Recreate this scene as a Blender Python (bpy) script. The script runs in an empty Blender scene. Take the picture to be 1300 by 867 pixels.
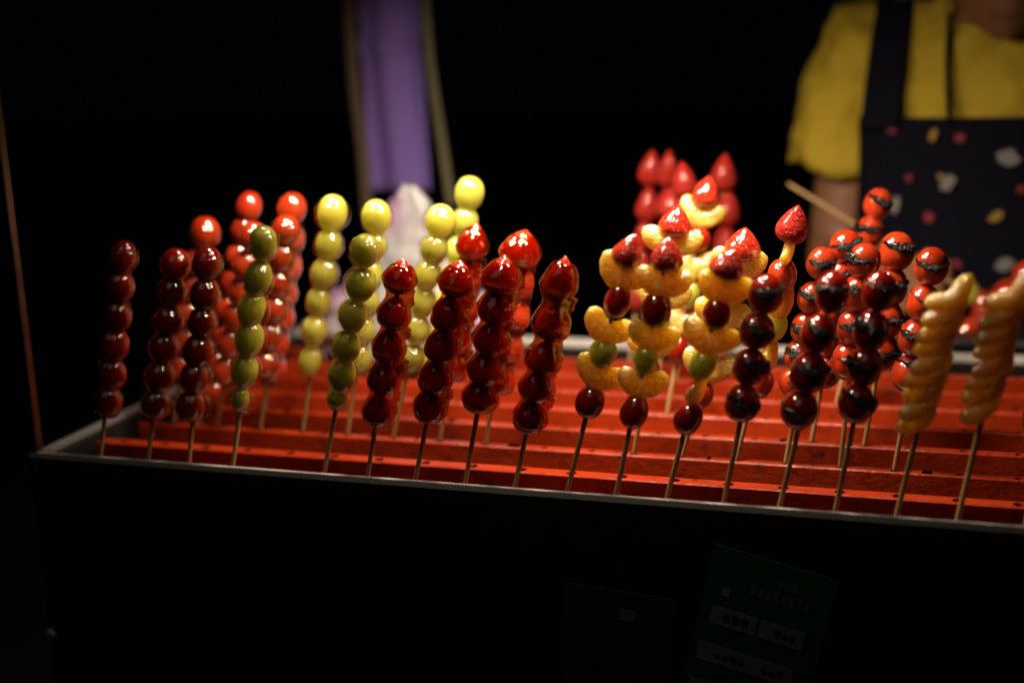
import bpy, bmesh, math, random
from mathutils import Vector, Matrix, noise
random.seed(7)
R_ = math.radians
sc = bpy.context.scene
COL = sc.collection

# ------------------------------------------------------------------ camera
# world: X along the tray's front rim, Y away from the customer, Z up, z = 0 is the top of the tray rim
PW, PH, FPX = 1300.0, 867.0, 1780.0
RW = Matrix(((0.9437867, -0.03681765, 0.3284983),
             (0.32804997, 0.22643962, -0.91711958),
             (-0.04061885, 0.97332911, 0.22578873)))      # camera -> world
CAM = Vector((0.35501548, -1.05389647, 0.38455834))
cd = bpy.data.cameras.new('camera')
cam = bpy.data.objects.new('camera', cd); COL.objects.link(cam)
cam.matrix_world = Matrix.Translation(CAM) @ RW.to_4x4()
cd.sensor_width = 36.0; cd.lens = 36.0 * FPX / PW
cd.clip_start = 0.02; cd.clip_end = 60
cd.dof.use_dof = True; cd.dof.focus_distance = 1.185; cd.dof.aperture_fstop = 1.8; cd.dof.aperture_blades = 0
sc.camera = cam

# ------------------------------------------------------------------ night sky, light, exposure
w = bpy.data.worlds.new('World'); sc.world = w; w.use_nodes = True
bg = w.node_tree.nodes['Background']
bg.inputs[0].default_value = (0.32, 0.36, 0.85, 1); bg.inputs[1].default_value = 0.0013
sc.view_settings.view_transform = 'Standard'; sc.view_settings.look = 'None'
sc.view_settings.gamma = 1; sc.view_settings.use_curve_mapping = False
sc.view_settings.exposure = 0.0
sc.cycles.use_denoising = True
sc.cycles.max_bounces = 10; sc.cycles.transparent_max_bounces = 16
sc.cycles.sample_clamp_indirect = 4.0

def area_light(name, loc, target, size, energy, color, shape='DISK', spread=180, parent=None):
    l = bpy.data.lights.new(name, 'AREA'); l.shape = shape; l.size = size; l.energy = energy; l.color = color
    l.spread = R_(spread)
    o = bpy.data.objects.new(name, l); COL.objects.link(o)
    o.location = loc
    o.rotation_euler = (Vector(target) - Vector(loc)).to_track_quat('-Z', 'Y').to_euler()
    if parent: o.parent = parent
    return o
# the dim light of the street on the customer's side
area_light('street_light', (-0.2, -2.4, 2.9), (0.1, 0, 0.05), 2.4, 2.0, (1.0, 0.86, 0.72))
LAMPS = [((-0.25, 0.084, 0.44), 1.25, 0.30, 116), ((-0.04, 0.086, 0.44), 2.3, 0.20, 138), ((0.13, 0.086, 0.44), 2.4, 0.20, 138), ((0.0, -0.11, 0.50), 0.27, 0.06, 130)]     # pendant lamps are built further down

# ------------------------------------------------------------------ pixel -> world
def ray(px, py):
    v = Vector((px - PW/2, -(py - PH/2), -FPX)); v.normalize()
    return RW @ v
def on_y(px, py, y):
    r = ray(px, py); return CAM + r * ((y - CAM.y) / r.y)
def on_z(px, py, z):
    r = ray(px, py); return CAM + r * ((z - CAM.z) / r.z)
def depth(P):
    return -(RW.transposed() @ (Vector(P) - CAM)).z

# ------------------------------------------------------------------ mesh helpers
def mesh_obj(name, verts, faces, mat, parent=None, smooth=True, bevel=0):
    me = bpy.data.meshes.new(name); me.from_pydata([tuple(v) for v in verts], [], faces); me.update()
    if smooth: me.polygons.foreach_set('use_smooth', [True]*len(me.polygons))
    if mat: me.materials.append(mat)
    o = bpy.data.objects.new(name, me); COL.objects.link(o)
    if parent: o.parent = parent
    if bevel:
        m = o.modifiers.new('bevel', 'BEVEL'); m.width = bevel; m.segments = 2; m.limit_method = 'ANGLE'; m.angle_limit = R_(40)
    return o
def use_mesh(name, me, parent=None):
    o = bpy.data.objects.new(name, me); COL.objects.link(o)
    if parent: o.parent = parent
    return o
def box_vf(x0, x1, y0, y1, z0, z1):
    v = [(x0,y0,z0),(x1,y0,z0),(x1,y1,z0),(x0,y1,z0),(x0,y0,z1),(x1,y0,z1),(x1,y1,z1),(x0,y1,z1)]
    f = [(0,3,2,1),(4,5,6,7),(0,1,5,4),(1,2,6,5),(2,3,7,6),(3,0,4,7)]
    return v, f
def box(name, ext, mat, parent=None, bevel=0.001):
    v, f = box_vf(*ext); return mesh_obj(name, v, f, mat, parent, smooth=False, bevel=bevel)
def loft(rings, cap=True, closed=True):
    n = len(rings[0]); v = [p for r in rings for p in r]; f = []
    m = n if closed else n-1
    for i in range(len(rings)-1):
        for j in range(m):
            f.append((i*n+j, i*n+(j+1) % n, (i+1)*n+(j+1) % n, (i+1)*n+j))
    if cap:
        f.append(tuple(range(n-1, -1, -1))); f.append(tuple((len(rings)-1)*n+j for j in range(n)))
    return v, f
def tube_vf(pts, radii, n=10):
    pts = [Vector(p) for p in pts]; rings = []
    up = Vector((0.13, 0.9, 0.2)).normalized()
    for i, p in enumerate(pts):
        t = (pts[min(i+1, len(pts)-1)] - pts[max(i-1, 0)]).normalized()
        a = t.cross(up); 
        if a.length < 1e-4: a = t.cross(Vector((1,0,0)))
        a.normalize(); b = t.cross(a)
        r = radii[i] if isinstance(radii, (list, tuple)) else radii
        if not isinstance(r, tuple): r = (r, r)
        rings.append([p + a*math.cos(2*math.pi*k/n)*r[0] + b*math.sin(2*math.pi*k/n)*r[1] for k in range(n)])
    return loft(rings)
def merge(*vfs):
    V, F = [], []
    for v, f in vfs:
        o = len(V); V += list(v); F += [tuple(i+o for i in q) for q in f]
    return V, F
def thing(name, label, cat, loc=(0,0,0), group=None):
    o = bpy.data.objects.new(name, None); COL.objects.link(o); o.location = loc
    o.empty_display_size = 0.02
    o['label'] = label; o['category'] = cat
    if group: o['group'] = group
    return o
def nz(p, s, seed=0.0):
    return noise.noise(Vector((p[0]*s+seed, p[1]*s-seed*1.7, p[2]*s+seed*0.6)))

# ------------------------------------------------------------------ materials
class NT:
    def __init__(self, name):
        self.m = bpy.data.materials.new(name); self.m.use_nodes = True
        self.t = self.m.node_tree; self.t.nodes.clear()
        self.out = self.n('ShaderNodeOutputMaterial')
    def n(self, kind, **kw):
        nd = self.t.nodes.new(kind)
        for k, v in kw.items():
            if k.startswith('i_'): nd.inputs[k[2:].replace('_', ' ')].default_value = v
            else: setattr(nd, k, v)
        return nd
    def l(self, a, b): self.t.links.new(a, b)
    def ramp(self, fac, stops):
        r = self.n('ShaderNodeValToRGB'); cr = r.color_ramp
        while len(cr.elements) < len(stops): cr.elements.new(0.5)
        for e, (p, c) in zip(cr.elements, stops):
            e.position = p; e.color = (*c, 1) if len(c) == 3 else c
        self.l(fac, r.inputs[0]); return r.outputs[0]
    def coords(self, which='Object'):
        return self.n('ShaderNodeTexCoord').outputs[which]
    def shifted(self):
        """object coordinates moved by the object's own random number, so no two pieces match"""
        oi = self.n('ShaderNodeObjectInfo'); mu = self.n('ShaderNodeMath', operation='MULTIPLY'); mu.inputs[1].default_value = 37.0
        self.l(oi.outputs['Random'], mu.inputs[0])
        va = self.n('ShaderNodeVectorMath', operation='ADD')
        self.l(self.coords(), va.inputs[0]); self.l(mu.outputs[0], va.inputs[1])
        self.rand = oi.outputs['Random']
        return va.outputs[0]
    def noise(self, vec, scale, detail=3, rough=0.55):
        nd = self.n('ShaderNodeTexNoise'); nd.inputs['Scale'].default_value = scale
        nd.inputs['Detail'].default_value = detail; nd.inputs['Roughness'].default_value = rough
        self.l(vec, nd.inputs['Vector']); return nd.outputs['Fac']
    def voro(self, vec, scale, feature='F1'):
        nd = self.n('ShaderNodeTexVoronoi', feature=feature); nd.inputs['Scale'].default_value = scale
        self.l(vec, nd.inputs['Vector']); return nd.outputs['Distance']
    def bump(self, h, strength=0.3, dist=0.001, prev=None):
        b = self.n('ShaderNodeBump'); b.inputs['Strength'].default_value = strength; b.inputs['Distance'].default_value = dist
        self.l(h, b.inputs['Height'])
        if prev is not None: self.l(prev, b.inputs['Normal'])
        return b.outputs['Normal']
    def mixc(self, fac, a, b, blend='MIX'):
        nd = self.n('ShaderNodeMix', data_type='RGBA', blend_type=blend)
        if isinstance(fac, (int, float)): nd.inputs[0].default_value = fac
        else: self.l(fac, nd.inputs[0])
        for i, c in ((6, a), (7, b)):
            if isinstance(c, tuple): nd.inputs[i].default_value = (*c, 1) if len(c) == 3 else c
            else: self.l(c, nd.inputs[i])
        return nd.outputs[2]
    def mth(self, op, a, b=0.0):
        nd = self.n('ShaderNodeMath', operation=op)
        for i, c in ((0, a), (1, b)):
            if isinstance(c, (int, float)): nd.inputs[i].default_value = c
            else: self.l(c, nd.inputs[i])
        return nd.outputs[0]
    def pbr(self, color, rough=0.5, normal=None, **kw):
        p = self.n('ShaderNodeBsdfPrincipled')
        if isinstance(color, tuple): p.inputs['Base Color'].default_value = (*color, 1)
        else: self.l(color, p.inputs['Base Color'])
        if isinstance(rough, (int, float)): p.inputs['Roughness'].default_value = rough
        else: self.l(rough, p.inputs['Roughness'])
        if normal is not None: self.l(normal, p.inputs['Normal'])
        for k, v in kw.items():
            s = p.inputs[k.replace('_', ' ')]
            if isinstance(v, (int, float, tuple)): s.default_value = v
            else: self.l(v, s)
        self.l(p.outputs[0], self.out.inputs[0]); return p

def fruit_mat(name, c1, c2, radius, sss=0.7, sscale=0.008, bump_s=2.2, bump_d=0.0012, rough=0.32, thru=0.0):
    """sugar-glazed smooth fruit"""
    t = NT(name); v = t.shifted()
    f = t.noise(v, 1.6, 3)
    col = t.mixc(t.ramp(f, [(0.3, (0,0,0)), (0.7, (1,1,1))]), c1, c2)
    spk = t.ramp(t.noise(v, 14, 4, 0.7), [(0.56, (0,0,0)), (0.72, (1,1,1))])
    col = t.mixc(t.mth('MULTIPLY', spk, 0.22), col, tuple(min(1, c*1.6+0.05) for c in c2))
    scar = t.n('ShaderNodeVectorMath', operation='LENGTH'); sx = t.n('ShaderNodeSeparateXYZ'); t.l(t.coords(), sx.inputs[0])
    end = t.ramp(t.mth('ABSOLUTE', sx.outputs[2]), [(0.45, (0,0,0)), (0.495, (1,1,1))])
    col = t.mixc(t.mth('MULTIPLY', end, 0.5), col, tuple(c*0.45 for c in c1))
    br = t.n('ShaderNodeHueSaturation'); t.l(col, br.inputs['Color'])
    t.l(t.mth('MULTIPLY_ADD', t.rand, 0.35), br.inputs['Value'])
    t.t.nodes[-1]
    br.inputs['Value'].links[0].from_node.inputs[2].default_value = 0.8
    b1 = t.bump(t.noise(v, bump_s, 2), 0.6, bump_d)
    p = t.pbr(br.outputs[0], rough, b1, Subsurface_Weight=sss, Subsurface_Radius=radius, Subsurface_Scale=sscale,
              Specular_IOR_Level=0.08, Coat_Weight=1.0, Coat_Roughness=0.02, Coat_IOR=2.5)
    t.l(t.bump(t.noise(v, bump_s*1.3, 2, 0.3), 0.35, bump_d*0.8), p.inputs['Coat Normal'])
    if thru:
        tl = t.n('ShaderNodeBsdfTranslucent'); t.l(br.outputs[0], tl.inputs[0]); t.l(b1, tl.inputs['Normal'])
        mx = t.n('ShaderNodeMixShader'); mx.inputs[0].default_value = thru
        t.l(p.outputs[0], mx.inputs[1]); t.l(tl.outputs[0], mx.inputs[2]); t.l(mx.outputs[0], t.out.inputs[0])
    return t.m

def strawberry_mat(name, c1, c2, seedc, sscale=0.010, coat=1.0):
    t = NT(name); v = t.shifted(); oc = t.coords()
    vo = t.n('ShaderNodeTexVoronoi', feature='F1'); vo.inputs['Scale'].default_value = 8.5; vo.inputs['Randomness'].default_value = 0.55
    t.l(v, vo.inputs['Vector']); d = vo.outputs['Distance']
    seed = t.ramp(d, [(0.16, (1,1,1)), (0.24, (0,0,0))])
    pit = t.ramp(d, [(0.12, (0.45,0.45,0.45)), (0.3, (0,0,0)), (0.55, (1,1,1))])
    col = t.mixc(t.noise(v, 2.0, 3), c1, c2)
    col = t.mixc(t.mth('MULTIPLY', seed, 0.55), col, seedc)
    b1 = t.bump(pit, 0.7, 0.0016)
    p = t.pbr(col, 0.35, b1, Subsurface_Weight=0.85, Subsurface_Radius=(1.0, 0.14, 0.04), Subsurface_Scale=sscale,
              Specular_IOR_Level=0.08, Coat_Weight=coat, Coat_Roughness=0.02, Coat_IOR=2.5)
    b2 = t.bump(pit, 0.10, 0.0012); b2 = t.bump(t.noise(v, 3.5, 2, 0.4), 0.6, 0.0014, b2)
    t.l(b2, p.inputs['Coat Normal'])
    return t.m

def mandarin_mat():
    t = NT('mandarin_flesh'); oc = t.coords()
    oi = t.n('ShaderNodeObjectInfo')
    sp = t.n('ShaderNodeSeparateXYZ'); t.l(oc, sp.inputs[0])
    dz = t.mth('SUBTRACT', sp.outputs[2], 0.42)
    ang = t.mth('ARCTAN2', sp.outputs[0], dz); rad = t.mth('SQRT', t.mth('ADD', t.mth('MULTIPLY', sp.outputs[0], sp.outputs[0]), t.mth('MULTIPLY', dz, t.mth('MULTIPLY', dz, 0.4))))
    cb = t.n('ShaderNodeCombineXYZ'); t.l(t.mth('ADD', t.mth('MULTIPLY', ang, 5.0), t.mth('MULTIPLY', oi.outputs['Random'], 50.0)), cb.inputs[0])
    t.l(t.mth('MULTIPLY', rad, 5.0), cb.inputs[1]); t.l(t.mth('MULTIPLY', sp.outputs[1], 7.0), cb.inputs[2])
    v = cb.outputs[0]
    ves = t.voro(v, 1.5); edge = t.voro(v, 1.5, 'DISTANCE_TO_EDGE')           # juice sacs fanning out from the core
    fib = t.noise(v, 1.3, 4, 0.7)
    col = t.mixc(t.ramp(ves, [(0.05, (1,1,1)), (0.8, (0,0,0))]), (0.88, 0.44, 0.035), (0.97, 0.70, 0.16))
    pith = t.mth('MULTIPLY', t.ramp(edge, [(0.0, (1,1,1)), (0.09, (0,0,0))]), t.ramp(fib, [(0.45, (0,0,0)), (0.58, (1,1,1))]))
    col = t.mixc(t.mth('MULTIPLY', pith, 0.9), col, (0.97, 0.86, 0.58))
    b = t.bump(ves, 0.8, 0.0022); b = t.bump(fib, 0.4, 0.0015, b)
    p = t.pbr(col, 0.35, b, Subsurface_Weight=1.0, Subsurface_Radius=(1.0, 0.66, 0.16), Subsurface_Scale=0.030,
              Specular_IOR_Level=0.08, Coat_Weight=1.0, Coat_Roughness=0.02, Coat_IOR=2.8)
    b2 = t.bump(ves, 0.25, 0.0014); b2 = t.bump(fib, 0.5, 0.002, b2)
    t.l(b2, p.inputs['Coat Normal'])
    tl = t.n('ShaderNodeBsdfTranslucent'); t.l(t.mixc(1.0, col, (1.0, 0.95, 0.70), 'MULTIPLY'), tl.inputs[0])
    mx = t.n('ShaderNodeMixShader'); mx.inputs[0].default_value = 0.32
    t.l(p.outputs[0], mx.inputs[1]); t.l(tl.outputs[0], mx.inputs[2]); t.l(mx.outputs[0], t.out.inputs[0])
    return t.m

def sugar_mat(name, tint, body=(0.8, 0.20, 0.02), share=0.06, ior=2.1):
    """clear hard candy shell: amber see-through body with mirror-like skin"""
    t = NT(name); v = t.coords()
    tr = t.n('ShaderNodeBsdfTransparent'); tr.inputs[0].default_value = (*tint, 1)
    gl = t.n('ShaderNodeBsdfGlossy'); gl.inputs['Roughness'].default_value = 0.02; gl.inputs[0].default_value = (1, 0.95, 0.88, 1)
    b = t.bump(t.noise(v, 150, 2, 0.5), 0.35, 0.0012); b = t.bump(t.noise(v, 60, 2), 0.5, 0.003, b)
    t.l(b, gl.inputs['Normal'])
    fr = t.n('ShaderNodeFresnel'); fr.inputs['IOR'].default_value = ior; t.l(b, fr.inputs['Normal'])
    gm = t.n('ShaderNodeNewGeometry'); skin_ = t.mth('MULTIPLY', fr.outputs[0], t.mth('SUBTRACT', 1.0, gm.outputs['Backfacing']))
    mx = t.n('ShaderNodeMixShader'); t.l(skin_, mx.inputs[0]); t.l(tr.outputs[0], mx.inputs[1]); t.l(gl.outputs[0], mx.inputs[2])
    tl = t.n('ShaderNodeBsdfTranslucent'); tl.inputs[0].default_value = (*body, 1)
    m2 = t.n('ShaderNodeMixShader'); m2.inputs[0].default_value = share
    t.l(mx.outputs[0], m2.inputs[1]); t.l(tl.outputs[0], m2.inputs[2])
    t.l(m2.outputs[0], t.out.inputs[0]); return t.m

def red_paint_mat():
    t = NT('red_painted_wood'); g = t.n('ShaderNodeNewGeometry'); v = g.outputs['Position']
    mp = t.n('ShaderNodeMapping'); mp.inputs['Scale'].default_value = (0.25, 1, 1); t.l(v, mp.inputs['Vector'])
    big = t.noise(mp.outputs[0], 24, 4); fine = t.noise(v, 260, 4, 0.65); grain = t.noise(mp.outputs[0], 420, 3)
    col = t.mixc(t.ramp(big, [(0.35, (0,0,0)), (0.65, (1,1,1))]), (0.25, 0.018, 0.003), (0.34, 0.030, 0.005))
    grime = t.ramp(t.noise(v, 38, 5, 0.7), [(0.54, (0,0,0)), (0.66, (1,1,1))])
    gm = t.mth('MULTIPLY', grime, t.ramp(t.noise(v, 130, 4, 0.7), [(0.47, (0,0,0)), (0.55, (1,1,1))]))
    col = t.mixc(t.mth('MULTIPLY', gm, 0.85), col, (0.035, 0.010, 0.006))
    h = t.mth('ADD', t.mth('MULTIPLY', fine, 0.5), t.mth('MULTIPLY', grain, 0.5))
    b = t.bump(h, 0.55, 0.0009); b = t.bump(t.noise(v, 90, 2), 0.5, 0.0015, b)
    rr = t.ramp(t.noise(v, 60, 3), [(0.3, (0.24,)*3), (0.75, (0.5,)*3)])
    t.pbr(col, rr, b, Specular_IOR_Level=0.22)
    return t.m
def simple(name, col, rough=0.5, metal=0.0, bump=0.0, scale=80, dist=0.001, var=0.0, **kw):
    t = NT(name); v = t.coords()
    c = col
    f = t.noise(v, scale, 4)
    if var: c = t.mixc(f, tuple(x*(1-var) for x in col), tuple(min(1, x*(1+var)) for x in col))
    n = t.bump(f, bump, dist) if bump else None
    t.pbr(c, rough, n, Metallic=metal, **kw); return t.m
def steel_mat(name, col=(0.55, 0.55, 0.55), rough=0.34, sc_=(4, 300, 300)):
    t = NT(name); g = t.n('ShaderNodeNewGeometry'); mp = t.n('ShaderNodeMapping'); mp.inputs['Scale'].default_value = sc_
    t.l(g.outputs['Position'], mp.inputs['Vector'])
    f = t.noise(mp.outputs[0], 1.0, 3)
    sm = t.noise(g.outputs['Position'], 30, 4)
    rr = t.mth('MULTIPLY_ADD', sm, 0.25); rr.node.inputs[2].default_value = rough - 0.1
    t.pbr(t.mixc(sm, tuple(c*0.75 for c in col), col), rr, t.bump(f, 0.25, 0.0005), Metallic=1.0); return t.m

M = dict(
    tomato=fruit_mat('tomato_skin', (0.36, 0.020, 0.005), (0.46, 0.045, 0.008), (1.0, 0.16, 0.04), 0.7, 0.012),
    tomato_dark=fruit_mat('ripe_tomato_skin', (0.30, 0.011, 0.004), (0.40, 0.022, 0.006), (1.0, 0.10, 0.03), 0.9, 0.025, thru=0.25),
    grape=fruit_mat('grape_skin', (0.54, 0.53, 0.085), (0.66, 0.64, 0.14), (1.0, 0.95, 0.3), 1.0, 0.030, 1.6, 0.0012, thru=0.35),
    green_grape=fruit_mat('green_grape_skin', (0.40, 0.39, 0.045), (0.54, 0.51, 0.085), (1.0, 0.95, 0.25), 1.0, 0.024, 2.4, 0.0016, thru=0.28),
    strawberry=strawberry_mat('strawberry_skin', (0.38, 0.012, 0.006), (0.48, 0.030, 0.012), (0.75, 0.34, 0.08)),
    strawberry_dark=strawberry_mat('candied_strawberry_skin', (0.40, 0.018, 0.004), (0.54, 0.040, 0.006), (0.45, 0.13, 0.02), 0.026),
    strawberry_pink=strawberry_mat('fresh_strawberry_skin', (0.21, 0.008, 0.006), (0.29, 0.018, 0.013), (0.36, 0.14, 0.06), 0.008, 0.06),
    mandarin=mandarin_mat(),
    plum=simple('preserved_plum', (0.008, 0.004, 0.003), 0.38, 0, 1.0, 9, 0.05, 0.4, Specular_IOR_Level=0.35, Coat_Weight=0.25, Coat_Roughness=0.1),
    sugar=sugar_mat('sugar_shell', (0.60, 0.24, 0.06), (0.7, 0.15, 0.012), 0.07),
    clear=sugar_mat('clear_sugar', (0.98, 0.92, 0.80), (0.8, 0.6, 0.3), 0.02), glaze=sugar_mat('thin_glaze', (0.99, 0.96, 0.90), (0.8, 0.6, 0.3), 0.01, 1.8),
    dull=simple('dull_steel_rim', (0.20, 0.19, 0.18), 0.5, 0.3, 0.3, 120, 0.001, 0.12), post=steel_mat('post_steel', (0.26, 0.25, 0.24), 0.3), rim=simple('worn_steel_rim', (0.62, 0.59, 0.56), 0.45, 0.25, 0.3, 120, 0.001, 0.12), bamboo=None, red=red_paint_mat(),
    steel=steel_mat('brushed_steel'), dark_steel=steel_mat('dark_steel', (0.10, 0.10, 0.11), 0.4),
    black=simple('black_paint', (0.004, 0.004, 0.0045), 0.5, 0, 0.3, 40, 0.002, 0.4),
    inner=simple('tray_lining', (0.03, 0.026, 0.024), 0.35, 0.6, 0.3, 50, 0.002, 0.4),
    asphalt=simple('asphalt', (0.016, 0.016, 0.017), 0.85, 0, 0.8, 90, 0.006, 0.5),
)
def bamboo():
    t = NT('bamboo'); v = t.coords()
    mp = t.n('ShaderNodeMapping'); mp.inputs['Scale'].default_value = (900, 900, 25); t.l(v, mp.inputs['Vector'])
    f = t.noise(mp.outputs[0], 1.0, 3)
    t.pbr(t.mixc(f, (0.36, 0.20, 0.075), (0.56, 0.36, 0.15)), 0.5, t.bump(f, 0.4, 0.0004)); return t.m
M['bamboo'] = bamboo()

# ------------------------------------------------------------------ ground, cart, tray, rack
v, f = box_vf(-14, 14, -10, 16, -1.2, -0.95)
g = mesh_obj('ground', v, f, M['asphalt'], smooth=False); g['kind'] = 'structure'

X0, X1, Y0, Y1 = -0.503, 0.86, -0.002, 0.524
cart = thing('food_cart', 'black street food cart with steel rimmed tray and slim corner post', 'food cart', (0.18, 0.26, -0.95))
def cpart(name, ext, mat, bevel=0.001):
    o = box(name, ext, mat, None, bevel); o.parent = cart; o.matrix_parent_inverse = Matrix.Translation((-0.18, -0.26, 0.95)); return o
cpart('front_panel', (X0, X1, -0.0050, -0.0036, -0.90, -0.0045), M['black'], 0.0015)
cpart('back_panel', (X0, X1, Y1+0.004, Y1+0.012, -0.90, -0.012), M['black'])
for xa, xb in ((X0-0.008, X0-0.0005), (X1+0.0005, X1+0.008)):
    cpart('side_panel', (xa, xb, -0.010, Y1+0.010, -0.90, -0.008), M['black'])
cpart('tray_floor', (X0+0.002, X1-0.002, 0.0, Y1-0.002, -0.072, -0.064), M['inner'])
cpart('tray_wall', (X0+0.001, X0+0.004, 0.0, Y1, -0.063, -0.008), M['inner'])
cpart('tray_wall', (X1-0.004, X1-0.001, 0.0, Y1, -0.063, -0.008), M['inner'])
cpart('tray_wall', (X0+0.005, X1-0.005, Y1-0.003, Y1, -0.063, -0.008), M['inner'])
cpart('tray_wall', (X0+0.005, X1-0.005, -0.0035, -0.001, -0.063, -0.008), M['inner'])
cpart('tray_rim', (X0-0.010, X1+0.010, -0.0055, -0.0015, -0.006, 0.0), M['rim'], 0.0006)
cpart('tray_rim', (X0-0.010, X1+0.010, Y1-0.004, Y1+0.012, -0.007, 0.0005), M['rim'], 0.0012)
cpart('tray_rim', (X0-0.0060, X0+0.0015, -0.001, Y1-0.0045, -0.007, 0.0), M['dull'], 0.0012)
cpart('tray_rim', (X1-0.0045, X1+0.010, -0.001, Y1-0.0045, -0.007, 0.0), M['steel'], 0.0012)
for px_, py_ in ((X0-0.004, -0.0015), (X1+0.004, -0.0015), (X1+0.004, Y1+0.004)):
    cpart('corner_post', (px_-0.005, px_+0.005, py_-0.005, py_+0.005, 0.0015, 1.0), M['post'], 0.0015)
cpart('canopy', (X0-0.06, X1+0.06, -0.22, 0.92, 1.001, 1.02), M['black'], 0.002)
for wx in (X0+0.12, X1-0.12):
    for wy in (0.06, Y1-0.06):
        cyl = tube_vf([(wx-0.012, wy, -0.925), (wx-0.010, wy, -0.925), (wx+0.010, wy, -0.925), (wx+0.012, wy, -0.925)], [0.02, 0.025, 0.025, 0.02], 20)
        o = mesh_obj('wheel', *cyl, M['black'], cart); o.matrix_parent_inverse = Matrix.Translation((-0.18, -0.26, 0.95))
p = on_y(63, 805, -0.012)
vb, fb = tube_vf([(p.x, -0.0069, p.z), (p.x, -0.0085, p.z), (p.x, -0.0105, p.z), (p.x, -0.0115, p.z)], [0.0062, 0.0062, 0.0045, 0.001], 14)
o = mesh_obj('bolt', vb, fb, M['rim'], cart); o.matrix_parent_inverse = Matrix.Translation((-0.18, -0.26, 0.95))

PITCH, ZT = 0.067, -0.010        # slat pitch, slat thickness, height of the slats' top
def slat_y(k): return PITCH*k + (0.0015 if k == 0 else 0.0)
def slat_t(k): return 0.0125 if k < 2 else 0.0092
def row_y(k): return slat_y(k) + slat_t(k)/2
HOLES = {k: [] for k in range(8)}

# ------------------------------------------------------------------ fruit meshes (unit size, shared)
def rev(profile, n=28, wob=0.03, seed=0.0, fn=None):
    rings = []
    for z, r in profile:
        ring = []
        for j in range(n):
            a = 2*math.pi*j/n; p = Vector((math.cos(a)*r, math.sin(a)*r, z))
            k = 1 + wob*nz(p, 2.2, seed) + wob*0.5*nz(p, 5.0, seed+9)
            p = Vector((p.x*k, p.y*k, p.z*(1+wob*0.4*nz(p, 1.5, seed+3))))
            ring.append(fn(p) if fn else p)
        rings.append(ring)
    return loft(rings)
def ball_profile(n=18, sharp=1.0, egg=0.0):
    out = []
    for i in range(n+1):
        a = math.pi*(0.02 + 0.96*i/n); z = -0.5*math.cos(a); r = 0.5*math.sin(a)**sharp
        out.append((z, r*(1+egg*z)))
    return out
def straw_profile(n=22, tip=0.9):
    out = []
    for i in range(n+1):
        s = 0.012 + 0.976*i/n; z = -0.5 + s
        if s < 0.30: r = 0.5*math.sqrt(max(0, 1-((0.30-s)/0.31)**2))**0.9
        else:
            u = (s-0.30)/0.70; r = 0.5*(1-u**1.75)**tip
        out.append((z, max(r, 0.004)))
    return out
def add_mesh(name, vf, mat):
    me = bpy.data.meshes.new(name); me.from_pydata([tuple(p) for p in vf[0]], [], vf[1]); me.update()
    me.polygons.foreach_set('use_smooth', [True]*len(me.polygons)); me.materials.append(mat); return me
def mandarin_vf(seed=0.0, flat=1.0):
    """a peeled segment: plump crescent, round outside below, narrower inner edge above, width 1"""
    n, m = 30, 20; rings = []
    for i in range(n+1):
        u = -1 + 2*i/n
        u2 = u; ph = u2*R_(80)
        e = max(0.0, 1-abs(u)**5.0)**0.5
        rc = 0.35; hr = 0.012 + 0.168*e; th = (0.010 + 0.20*e*(1-0.25*abs(u)))*flat
        ring = []
        for j in range(m):
            a = 2*math.pi*j/m
            c, s_ = math.cos(a), math.sin(a)
            rr = rc + hr*c
            wdt = th*s_*(0.80+0.28*c)
            k = 1+0.05*nz((u*3, c, s_), 1.8, seed)
            crease = 1 - 0.05*math.exp(-((s_-0.25*math.sin(seed))/0.12)**2)*(c < 0)
            x = math.sin(ph)*rr*k; z = -math.cos(ph)*rr*k*crease + 0.40
            ring.append(Vector((x, wdt*k + 0.05*nz((u, 0.1, 0), 1.2, seed+2), z + 0.03*nz((u, 0.3, 0), 1.7, seed+5))))
        rings.append(ring)
    v, f = loft(rings)
    lo = [min(p[k] for p in v) for k in range(3)]; hi = [max(p[k] for p in v) for k in range(3)]
    return [Vector(((p[0]-(lo[0]+hi[0])/2)/(hi[0]-lo[0]), (p[1]-(lo[1]+hi[1])/2)/(hi[1]-lo[1])*0.40, (p[2]-(lo[2]+hi[2])/2)/(hi[2]-lo[2]))) for p in v], f
def plum_vf(seed):
    """ragged slice of black plum showing from a slit round most of the fruit"""
    n = 30; top, bot = [], []; rng = random.Random(seed)
    for j in range(n):
        a = 2*math.pi*j/n
        front = max(0, 0.25+0.75*math.cos(a + math.pi/2))**1.2                 # -Y is the side with the mouth
        r = 0.455 + 0.080*front + (0.085*rng.random()**2 + 0.04*nz((math.cos(a), math.sin(a), 0), 3, seed))*front
        if rng.random() < 0.12: r += 0.05*front
        th = 0.02 + 0.115*front*(0.35+0.9*rng.random())
        zc = 0.07*nz((math.cos(a)*2, math.sin(a)*2, 0), 2, seed)
        top.append((math.cos(a)*r, math.sin(a)*r, zc+th)); bot.append((math.cos(a)*(r-0.01*rng.random()), math.sin(a)*r, zc-th))
    mid = [((a[0]+b[0])/2*1.035, (a[1]+b[1])/2*1.035, (a[2]+b[2])/2) for a, b in zip(top, bot)]
    inner_t = [(x*0.4, y*0.4, z+0.0) for x, y, z in top]; inner_b = [(x*0.4, y*0.4, z) for x, y, z in bot]
    return loft([inner_b, bot, mid, top, inner_t])

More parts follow.
